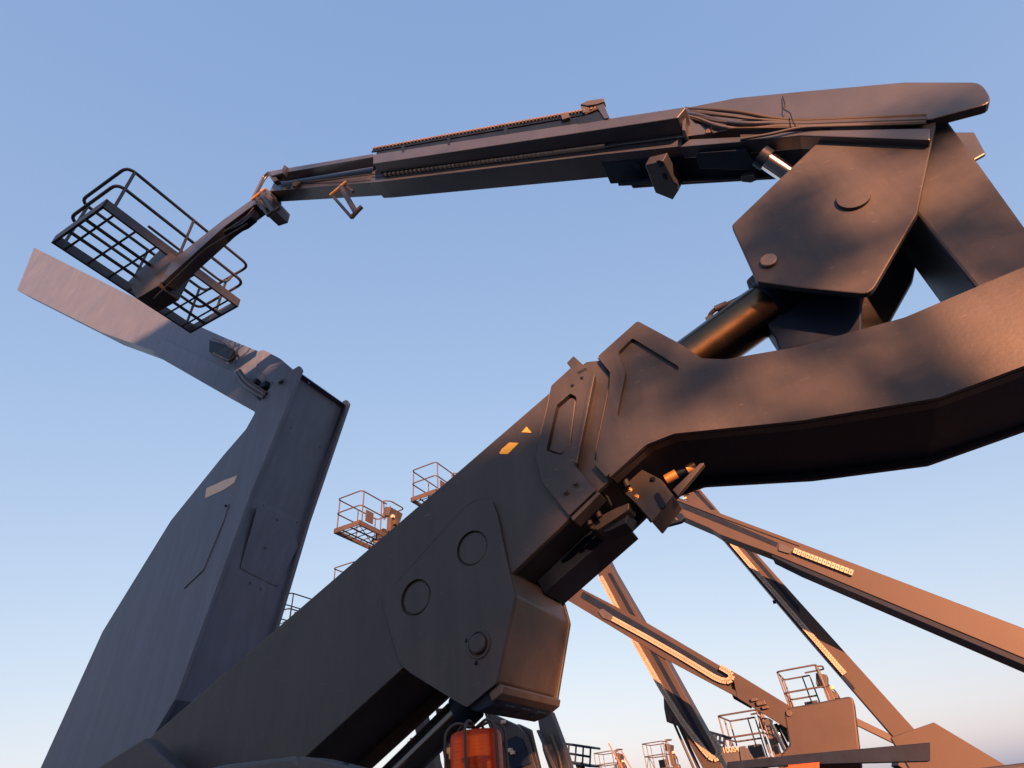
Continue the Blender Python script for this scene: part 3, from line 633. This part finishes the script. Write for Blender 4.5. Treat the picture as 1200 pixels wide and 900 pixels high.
# upper boom going left
T.pprism('upper_boom', [(340, 432), (327, 421, 3), (309, 411.5), (304, 412), (262, 395), (150, 345), (40, 290), (20, 340), (120, 390), (262, 440), (270, 450), (312, 492), (330, 455)], WL + 0.10, WL + 0.60, LEFTP)
T.pprism('upper_boom_shell', [(304, 411, 1), (309, 410), (328, 420), (341, 431), (330, 450), (318, 448), (300, 430)], WL + 0.08, WL + 0.10, LEFTP)
T.pprism('boom_head', [(262, 431), (276, 437), (290, 452), (310, 476), (298, 482), (262, 462), (180, 415), (180, 392)], WL + 0.0, WL + 0.16, LEFTP)
T.pprism('boom_foot_box', [(273, 462, 1), (276, 458), (302, 474), (299, 481, 1)], WL + 0.02, WL + 0.5, DARK)
for k in range(4):
    T.tube('hydraulic_hose', [V3(276 + k * 1.6, 437 - k, WL - 0.03), V3(284 + k * 2.2, 450 - k, WL - 0.05), V3(296 + k * 2.5, 459 - k * 1.5, WL - 0.05), V3(309 + k * 1.2, 466 - k * 1.5, WL - 0.02)], 0.022, (LEFTP, RUBBER)[k % 2], corner=0.25)
T.box('valve_block', V3(310, 452, WL + 0.05), (0.12, 0.08, 0.10), DARK)
T.box('valve_block', V3(301, 448, WL + 0.05), (0.06, 0.08, 0.08), DARK)
T.tube('tool_frame', [V3(250, 396, WL - .02), V3(264, 402, WL - .02), V3(277, 410, WL - .02), V3(277, 416, WL - .02), V3(270, 423, WL - .02), V3(264, 421, WL - .02), V3(250, 414, WL - .02)], 0.018, TAN, corner=0.08)
T.pprism('tool_tray', [(245, 398), (264, 404), (274, 411), (268, 421), (245, 412)], WL + 0.02, WL + 0.098, DARK)
T.pprism('boom_logo', [(262, 563), (278, 557), (274, 566), (262, 574), (240, 584), (242, 572)], WL - 0.014, WL - 0.01, CREAM, bevel=0)
T.pprism('service_door', [(230, 620), (264, 592), (268, 590), (262, 610), (238, 668), (215, 690)], WL - 0.022, WL - 0.01, LEFTP)
bolt(T, (265, 593), WL - 0.022, 0.012, m=DARK)
chassis(T, -9.0, 4.65, 4.6, 1.7, 1.5)

# ================================================================ BACKGROUND LIFTS (booms crossing on the right)
def strip_chain(T, name, path, w, width, m=ZINC, n=60):
    pts = [V3(x, y, w) for x, y in path]
    segs = [(pts[i + 1] - pts[i]).length for i in range(len(pts) - 1)]; tot = sum(segs)
    bm = bmesh.new(); bh = bmesh.new()
    for k in range(n):
        s = (k + 0.5) / n * tot; i = 0
        while i < len(segs) - 1 and s > segs[i]: s -= segs[i]; i += 1
        d = (pts[i + 1] - pts[i]); p = pts[i] + d * (s / segs[i])
        rot = Matrix.Rotation(-math.atan2(d.z, d.x), 3, 'Y')
        bm_box(bm, p, (tot / n * 0.84, 0.06, width), rot)
        bm_box(bh, p + Vector((0, -0.031, 0)), (tot / n * 0.22, 0.012, width * 0.22), rot)
    c = T.link(name, bm, m, stuff=True); T.link('chain_links', bh, DARK, c, stuff=True)

# C : lower boom with looped chain and knuckle
w = 8.8; wd = 0.45
C_ = Thing('boom_lift', 'brown lift with a looped bright cable chain along its boom above a broad knuckle', 'boom lift', 0.9, w + .2, 'boom lifts parked beyond the foreground machine')
C_.pprism('boom', [(560, 628), (680, 689), (755, 728), (857, 788), (862, 793), (777, 772), (740, 748), (667, 704), (560, 650)], w, w + 0.10, BACKP)
C_.pprism('boom_box', [(560, 632), (680, 693), (755, 732), (857, 790), (870, 800), (866, 818), (777, 770), (740, 747), (667, 703), (560, 648)], w + 0.06, w + wd, BACKP, wref=w)
C_.pprism('boom_side_rail', [(560, 640), (680, 702), (777, 759), (866, 812), (866, 818.5), (777, 771), (740, 748.5), (667, 704.5), (560, 650)], w - 0.03, w + 0.06, BACKP, bevel=0.004)
C_.pprism('boom_head_section', [(857, 786), (868, 792), (930, 830), (945, 852), (921, 853), (864, 818)], w - 0.04, w + wd + 0.04, BACKP)
C_.pprism('boom_channel', [(683, 693), (760, 737), (853, 792), (848, 800), (757, 746), (680, 700)], w - 0.006, w + 0.0, DARK, bevel=0)
strip_chain(C_, 'cable_chain', [(718, 725), (760, 748), (800, 771), (838, 794), (846, 797.5), (852, 798.5), (856.5, 796.5), (858, 792.5), (855.5, 788.5), (850, 785), (844, 781.5)], w - 0.05, 0.07, n=84)
C_.pprism('chain_bracket', [(700, 716, 2), (706, 713, 2), (719, 722, 2), (716, 728, 2), (706, 724, 2)], w - 0.06, w - 0.03, PAINT2)
C_.pprism('underside_guide', [(854, 808), (862, 812), (877, 822), (874, 827), (858, 818)], w + .1, w + wd, DARK, wref=w)
C_.pprism('knuckle', [(919, 838), (924, 829, 3), (937, 827), (1000, 815, 8), (1010, 900), (950, 905), (918, 893), (914, 885), (925, 873)], w - 0.05, w + 0.5, BACKP, bevel=0.02)
u, z = P(925, 836, w - .05); bm = bmesh.new(); bm_wcyl(bm, u, z, w - 0.08, w, 0.035); C_.link('pivot_pin', bm, TAN, bevel=.005)
for q, s in (((884, 820), .05), ((892, 824), .07), ((897, 829), .05)): C_.box('valve_block', V3(*q, w - 0.07), (s * 1.6, .06, s * .7), TAN)
C_.tube('lift_rod', [V3(907, 849, w + .2), V3(921, 878, w + .2)], 0.045, CHROME, n=20)
C_.tube('lift_cylinder', [V3(916, 848, w + .25), V3(927, 868, w + .25)], 0.05, BACKP, n=20)
C_.pprism('turntable_slab', [(852, 893), (937, 884), (1090, 870), (1090, 892), (937, 896), (852, 902)], w - 0.5, w - 0.1, DARK, wref=w - .5)
C_.pprism('orange_cover', [(923, 896.5), (960, 893), (960, 905), (925, 905)], w - 0.53, w - 0.5, ORANGE)
chassis(C_, 0.9, w + .2, 3.4, 1.6, 1.6)
# B : steep boom behind
w = 10.6; wd = 0.4
B_ = Thing('boom_lift', 'steep boom lift behind the chained brown boom, with a chain loop at its foot', 'boom lift', -3.0, w + .2, 'boom lifts parked beyond the foreground machine')
B_.pprism('boom', [(690, 640), (704, 640), (715, 663), (753, 729), (777, 767), (831, 865), (850, 905), (826, 905), (772, 805), (740, 748), (701, 673)], w, w + wd, BACKP)
B_.pprism('boom_channel', [(712, 672), (716, 671), (834, 882), (828, 882)], w - 0.008, w, DARK, bevel=0)
strip_chain(B_, 'cable_chain', [(704, 676), (740, 745), (776, 808), (800, 846), (826, 880), (832, 886.5), (837, 889), (841, 887.5), (843, 883), (842, 877), (838, 869), (834, 862)], w - 0.04, 0.085, n=110)
B_.pprism('foot_plate', [(777, 808), (784, 812), (806, 850), (800, 853), (792, 850), (781, 846), (778, 830)], w - 0.02, w + 0.3, PAINT, bevel=0.01)
u, z = P(786, 843, w); bm = bmesh.new(); bm_wcyl(bm, u, z, w - 0.06, w, 0.05); B_.link('pivot_pin', bm, BACKP, bevel=.005)
for k in range(2): B_.tube('lift_rod', [V3(790 + k * 5, 848, w + .15), V3(815 + k * 6, 905, w + .15)], 0.02 + 0.008 * k, BACKP)
chassis(B_, -3.0, w + .2, 3.4, 1.5, 1.5)
# A : upper boom crossing right
w = 9.6; wd = 0.40
A_ = Thing('boom_lift', 'brown boom lift with a black-striped boom just below the foreground arm', 'boom lift', 4.9, w + .2, 'boom lifts parked beyond the foreground machine')
A_.pprism('boom', [(700, 545), (792, 582), (844, 602), (937, 636), (1320, 782), (1305, 815), (937, 662), (905, 649), (843, 626), (832, 619), (780, 597), (700, 562)], w, w + wd, BACKP)
A_.pprism('boom_channel', [(790, 586), (844, 607), (912, 636), (910, 641), (842, 613), (788, 591)], w - 0.006, w, DARK, bevel=0)
A_.pprism('channel_lip', [(792, 582), (844, 601.5), (937, 636), (937, 640), (844, 606), (792, 586)], w - 0.02, w, BACKP, bevel=.002)
A_.pprism('chain_bracket', [(912, 639, 1), (916, 637, 1), (930, 644, 2), (925, 649, 2), (912, 645, 1)], w - 0.03, w, PAINT2)
A_.pprism('lower_boom_rail', [(905, 649), (937, 662), (1300, 812), (1300, 822), (937, 668), (904, 652)], w + 0.02, w + wd + .05, DARK)
strip_chain(A_, 'cable_chain', [(930, 645), (937, 648), (1000, 672)], w - 0.03, 0.08, n=14)
chassis(A_, 1.4, w + .2, 3.2, 1.4, 1.5)
ua, za = P(1312, 798, w)
A_.prism('riser', [(4.2, 1.45), (5.2, 1.45), (ua + 0.5, za + 0.1), (ua - 0.1, za + 0.35), (ua - 0.2, za - 0.2)], w - .04, w + wd + .04, BACKP)
tr = A_.pprism('step_tray', [(764, 612, 2), (775, 594, 1), (800, 602, 1), (802, 607, 2), (798, 611, 2), (776, 617, 3), (771, 616, 2)], w - 0.1, w + 0.02, DARK, bevel=0.01)
for k in range(3):
    A_.pprism('tray_rib', [(772 + k * 7, 603 + k * .5), (775 + k * 7, 602 + k * .5), (783 + k * 6, 611 - k), (781 + k * 6, 612 - k)], w - 0.12, w - 0.1, PAINT2, parent=tr, bevel=.002)
# D : steep chained boom far right
w = 10.9; wd = 0.38
D_ = Thing('boom_lift', 'brown boom lift with a pale chain down its steep boom, crossing behind the black-striped boom', 'boom lift', 1.4, w + .2, 'boom lifts parked beyond the foreground machine')
D_.pprism('boom', [(795, 556), (812, 562), (820, 573), (843, 600), (937, 705), (1090, 875), (1070, 890), (937, 737), (844, 628), (800, 580)], w, w + wd, BACKP)
D_.pprism('boom_channel', [(868, 638), (873, 637), (937, 712), (937, 719), (900, 675)], w - 0.008, w, DARK, bevel=0)
D_.pprism('boom_channel', [(812, 575), (816, 573), (838, 597), (833, 597)], w - 0.008, w, DARK, bevel=0)
strip_chain(D_, 'cable_chain', [(851, 629), (880, 663), (905, 692), (937, 729), (990, 790)], w - 0.04, 0.075, n=70)
D_.pprism('boom_edge_rail', [(844, 628), (937, 737), (1000, 810), (1002, 806), (937, 731), (848, 628)], w - 0.02, w + 0.05, DARK, bevel=.003)
D_.box('limit_switch', V3(907.5, 705.5, w), (0.05, 0.05, 0.05), DARK)
for q in ((798, 575), (806, 578), (803, 584)): D_.box('valve_block', V3(*q, w - 0.03), (.06, .05, .04), CREAM, bevel=.004)
D_.box('lamp', V3(817, 574, w - .03), (0.08, 0.05, 0.05), CREAM)
ud, zd = P(1080, 880, w)
D_.prism('riser', [(ud - .2, 1.45), (ud + 1.0, 1.45), (ud + .3, zd + .3), (ud - .3, zd + .2)], w - .04, w + wd + .04, BACKP)
chassis(D_, 1.5, w + .2, 3.2, 1.4, 1.5)

# dark machine behind the beacon
w = 5.6
E_ = Thing('boom_lift', 'dark shaded boom lift with flat panels and leaning mast behind the amber beacon', 'boom lift', -3.1, 6.0, 'boom lifts parked beyond the foreground machine')
E_.pprism('mast_plate', [(566, 832), (580, 838), (606, 850), (616, 862), (630, 905), (588, 905), (575, 858)], w, w + 0.06, PAINT)
E_.pprism('mast_edge', [(568, 834), (571, 836), (577, 856), (574, 856)], w - 0.02, w, TAN)
E_.pprism('boom', [(628, 830), (645, 834), (663, 882), (672, 915), (648, 915), (636, 880)], w + 0.1, w + 0.2, PAINT2)
E_.pprism('hose_track', [(628, 856), (631, 855), (654, 905), (649, 905)], w + 0.02, w + 0.06, PAINT2)
E_.pprism('mast_link', [(606, 848), (621, 855), (633, 905), (620, 905)], w + 0.08, w + 0.14, PAINT)
E_.pprism('access_cover', [(588, 870), (604, 862), (612, 866), (622, 895), (600, 903)], w - 0.02, w, DARK)
for q in ((598, 879), (601, 882), (590, 846)): E_.box('valve_block', V3(*q, w - .04), (.04, .04, .03), ZINC, bevel=.003)
E_.tube('hydraulic_hose', [V3(646, 862, w + .08), V3(655, 885, w + .07), V3(659, 905, w + .08)], 0.018, TAN, corner=.1)
chassis(E_, -3.1, 6.15, 3.2, 1.1, 1.5)
# brown machine seen through the gap left of the beacon
w = 9.0
G_ = Thing('boom_lift', 'brown boom lift glimpsed between the glossy black cylinder and the amber beacon', 'boom lift', -7.2, 9.2, 'boom lifts parked beyond the foreground machine')
G_.pprism('boom', [(473, 800), (485, 800), (514, 912), (500, 912)], w, w + 0.2, BACKP)
G_.pprism('second_boom', [(510, 830), (520, 830), (532, 912), (524, 912)], w + .4, w + 0.6, BACKP)
G_.pprism('mast_rail', [(507, 850), (509, 850), (517, 912), (514, 912)], w + .3, w + 0.36, DARK)
for q in ((484, 868), (481, 872), (513, 842), (526, 880), (530, 886)): G_.box('valve_block', V3(*q, w - .04), (.10, .06, .09), BRASS, bevel=.01)
chassis(G_, -7.2, 9.3, 3.2, 1.4, 1.5)

# ---------------------------------------------------------------- distant lifts carrying work platforms
def platform_lift(label, px, w, s=1.0, basepx=400, yaw=0.0, L=1.9, console=1, wdrop=0.3, mm=None, jib=1.3, group='distant lifts raising work platforms'):
    near = V3(px[0], px[1], w)          # nearest floor corner (right-hand near)
    c = near + Vector((-0.47 * s, L / 2 * s, 0))
    ux = P(basepx, 975 - 0.12 * (basepx - 500), c.y)[0]
    t = Thing('platform_lift', label, 'platform lift', ux, c.y, group)
    q = basket(t, c, yaw, s, L=L, console=console, m=mm)
    e = q(0.62, 0.3, 0.05)
    j = e + Vector((jib * 0.75, 0.1, -jib * 0.55))
    base = Vector((ux, c.y + 0.2, 1.7))
    def beam(name, a, b, h, wd_, m):
        d = b - a; bm = bmesh.new()
        rot = d.to_track_quat('X', 'Z').to_matrix(); bm_box(bm, (a + b) / 2, (d.length, wd_, h), rot); return t.link(name, bm, m, bevel=0.01)
    beam('jib', e, j, 0.16 * s, 0.14 * s, BACKP)
    k = Vector(j); mid = j + (base - j) * 0.5
    beam('inner_boom', j, mid, 0.24 * s, 0.2 * s, BACKP); beam('outer_boom', mid + (j - mid) * 0.05, base, 0.36 * s, 0.3 * s, BACKP)
    t.box('boom_head', j, (0.3 * s, 0.3 * s, 0.4 * s), BACKP, bevel=0.02)
    chassis(t, ux, c.y, 3.2, 1.5, 1.5)
    return t, q
platform_lift('lit work platform with an open console end, the larger of two above the foreground boom', (421, 614), 11.8, basepx=345, L=1.9, jib=0.7)
platform_lift('smaller work platform half hidden by the foreground boom, just below its yellow decals', (511, 577), 13.2, basepx=365, L=1.9, jib=0.5)
platform_lift('work platform of which only a rail tip shows above the foreground boom', (413, 697), 14.0, basepx=340, L=1.9, jib=0.5)
platform_lift('work platform just peeking out beside the foot of the slate-grey riser', (335, 737), 13.0, basepx=300, jib=0.4)
platform_lift('brown work platform hanging under the chained boom near the knuckle', (905, 894), 17.0, s=1.0, basepx=1000, L=1.7, jib=1.0)
platform_lift('work platform cut by the right edge above the brown knuckle', (979, 838), 15.5, s=0.9, basepx=1060, L=1.6)
platform_lift('small far platform lift standing alone on the skyline right of the red poles', (783, 903), 28.0, s=0.95, basepx=790, L=1.4, jib=0.5)
platform_lift('tiny far platform lift between the dark lattice basket and the red poles', (722, 912), 31.0, s=1.0, basepx=716, L=1.4, jib=0.5)

# dark lattice basket and the small one by the chain loop
def lattice(label, px, w, wid, h, tilt, dx):
    o = V3(px[0], px[1], w)
    t = Thing('platform_lift', label, 'platform lift', o.x + dx, o.y, 'distant lifts raising work platforms')
    R = Matrix.Rotation(tilt, 3, 'Y')
    def q(x, y, z): return o + R @ Vector((x, y, z))
    for z in (0, h * 0.5, h): t.tube('rail', [q(-wid / 2, 0, z), q(wid / 2, 0, z)], 0.028, DARK, n=8)
    for z in (0, h): t.tube('rail', [q(-wid / 2, .7, z), q(wid / 2, .7, z)], 0.028, DARK, n=8)
    for k in range(5):
        x = -wid / 2 + wid * k / 4; t.tube('post', [q(x, 0, 0), q(x, 0, h)], 0.026, DARK, n=8)
        t.tube('cross_bar', [q(x, 0, h), q(x, .7, h)], 0.026, DARK, n=8)
    t.box('floor', q(0, .35, 0), (wid, .7, .05), DARK, rot=R)
    t.tube('boom', [q(0, .3, 0), Vector((o.x + dx, o.y + .2, 1.4))], 0.12, PAINT, n=8)
    chassis(t, o.x + dx, o.y, 3.0, 1.4, 1.4)
lattice('dark lattice work basket on a short boom right of the shaded mast', (674, 895), 17, 0.85, 0.42, rad(14), 0.4)
lattice('small dark lattice basket peeking out beside the bright chain loop', (838, 876), 15, 0.36, 0.26, rad(22), 0.2)

# sign-written boom behind the chain loop
w = 13.6
H_ = Thing('boom_lift', 'grey boom lift lettered 100S4 standing behind the bright chain loop', 'boom lift', -1.3, w + .2, 'boom lifts parked beyond the foreground machine')
H_.pprism('boom', [(838, 877), (873, 876), (880, 893), (846, 899)], w, w + 0.4, PAINT2)
H_.pprism('boom_head', [(866, 875), (873, 874), (886, 893), (880, 899), (870, 899), (868, 888)], w - 0.05, w, PAINT2)
fc = bpy.data.curves.new('lettering', 'FONT'); fc.body = '100S4'; fc.extrude = 0.004; fc.size = 0.2; fc.offset = 0.001
fo = bpy.data.objects.new('tmp', fc); COL.objects.link(fo)
bpy.context.view_layer.update()
me = bpy.data.meshes.new_from_object(fo.evaluated_get(bpy.context.evaluated_depsgraph_get()))
COL.objects.unlink(fo); bpy.data.objects.remove(fo)
a = V3(847, 882.5, w - .01); b = V3(865, 880.5, w - .01)
ln = (b - a).length; xs = [v.co.x for v in me.vertices]; k = ln / (max(xs) - min(xs))
ang = math.atan2(b.z - a.z, b.x - a.x)
me.transform(Matrix.Translation(a - H_.org) @ Matrix.Rotation(-ang, 4, 'Y') @ Matrix.Rotation(rad(90), 4, 'X') @ Matrix.Scale(k, 4))
me.materials.append(CREAM)
lo = bpy.data.objects.new('lettering', me); COL.objects.link(lo); lo.parent = H_.o
H_.tube('mast', [V3(850, 897, w + .2), V3(846, 925, w + .2)], 0.2, PAINT2, n=10)
chassis(H_, -1.3, w + .2, 3.2, 1.5, 1.5)

# two red whip poles
for (x0, y0, x1, y1, lb) in ((713, 871, 731, 903, 'taller thin red pole of the leaning pair on the skyline'), (728, 879.5, 742, 905, 'shorter thin red pole of the leaning pair on the skyline')):
    w = 24.0; top = V3(x0, y0, w); bot = V3(x1, y1, w); d = (bot - top); k = (0 - top.z) / d.z; g = top + d * k
    t = Thing('marker_pole', lb, 'pole', g.x, w, 'thin red poles on the skyline')
    t.tube('pole_shaft', [top, g], 0.025, REDP, n=8); t.box('pole_base', (g.x, w, 0.05), (.3, .3, .1), DARK)

# ---------------------------------------------------------------- unseen trees added behind the photographer to block and dapple the low sunlight
def tree(label, base, h, cr, n, seed, cz=0.62, leaf=0.22, flat=1.0, clumps=None):
    rnd = random.Random(seed)
    o = bpy.data.objects.new('tree', None); COL.objects.link(o); o.location = base
    o['label'] = label; o['category'] = 'tree'; o['group'] = 'unseen trees added behind the photographer for shade'
    bm = bmesh.new(); limbs = []
    bm_tube(bm, [(0, 0, 0), (0.1, 0.05, h * 0.25), (0, 0.1, h * 0.5), (0.05, 0, h * 0.85)], 0.2, 10, 0.3, 0.05)
    cl = []
    for k in range(14):
        a = rnd.uniform(0, 6.28); zz = h * rnd.uniform(0.3, 0.75); R = cr * rnd.uniform(0.5, 0.95)
        e = Vector((math.cos(a) * R, math.sin(a) * R, min(h * 0.96, zz + h * rnd.uniform(0.05, 0.25)))); bm_tube(bm, [(0, 0, zz), e * 0.5 + Vector((0, 0, zz * 0.5)), e], 0.06, 6, 0.2, 0.015)
        cl.append(e)
    me = bpy.data.meshes.new('trunk'); bm.to_mesh(me); bm.free(); me.materials.append(BARK)
    t = bpy.data.objects.new('trunk', me); COL.objects.link(t); t.parent = o
    vs = []; fs = []
    for k in range(26): cl.append(Vector((rnd.gauss(0, cr * 0.42), rnd.gauss(0, cr * 0.42), h * (cz + rnd.uniform(-0.32, 0.34)))))
    sg = (cr * 0.17, cr * 0.17, h * 0.055 * flat)
    if clumps:      # open crown: leaf tufts on a loose grid, shaped to dapple the sunlight
        cl = []; sg = (0.10, 0.14, 0.10)
        nx = clumps // 4
        for a_ in range(nx):
            for b_ in range(4):
                if rnd.random() < 0.12: continue
                cl.append(Vector((-cr + 2 * cr * (a_ + 0.5 * (b_ % 2) + rnd.uniform(0.1, 0.6)) / nx, rnd.uniform(-0.6, 0.6), h * (0.72 + 0.26 * (b_ + rnd.uniform(0.1, 0.9)) / 4))))
    for k in range(n):
        c = rnd.choice(cl); p = c + Vector((rnd.gauss(0, sg[0]), rnd.gauss(0, sg[1]), rnd.gauss(0, sg[2])))
        if p.z > h: p.z = h - rnd.random() * 0.4
        q = Matrix.Rotation(rnd.uniform(0, 6.28), 3, 'Z') @ Matrix.Rotation(rnd.uniform(0, 3.14), 3, 'X'); s = leaf * rnd.uniform(0.5, 1.2)
        i = len(vs)
        for d in ((-.5, 0, 0), (0, -.28, 0.04), (.5, 0, 0), (0, .28, 0.04)): vs.append(p + q @ (Vector(d) * s))
        fs.append((i, i + 1, i + 2, i + 3))
    me = bpy.data.meshes.new('crown'); me.from_pydata(vs, [], fs); me.materials.append(LEAF)
    c = bpy.data.objects.new('crown', me); COL.objects.link(c); c.parent = o
YB = -26.0
tree('broad dense tree added unseen mid-row behind the photographer to shade the slate-grey riser', (0.7, YB, 0), 11.0, 2.5, 36000, 1, leaf=0.34, cz=0.6)
tree('tallest dense tree added unseen at the left end to shade the slate-grey upper boom', (-1.9, YB - 1, 0), 14.0, 2.1, 40000, 5, leaf=0.34)
tree('low bushy tree added unseen behind the photographer to shade the lower boom', (2.5, YB, 0), 6.55, 1.5, 26000, 3, leaf=0.30, cz=0.66)
tree('small open-crowned tree added unseen nearest behind the photographer to dapple the arm', (4.15, -17.0, 0), 6.5, 1.0, 2300, 4, leaf=0.13, cz=0.76, clumps=20)
tree('slender young tree added unseen beside the open-crowned one to dapple the clevis', (2.4, -17.4, 0), 6.4, 0.75, 1000, 12, leaf=0.13, cz=0.76, clumps=14)
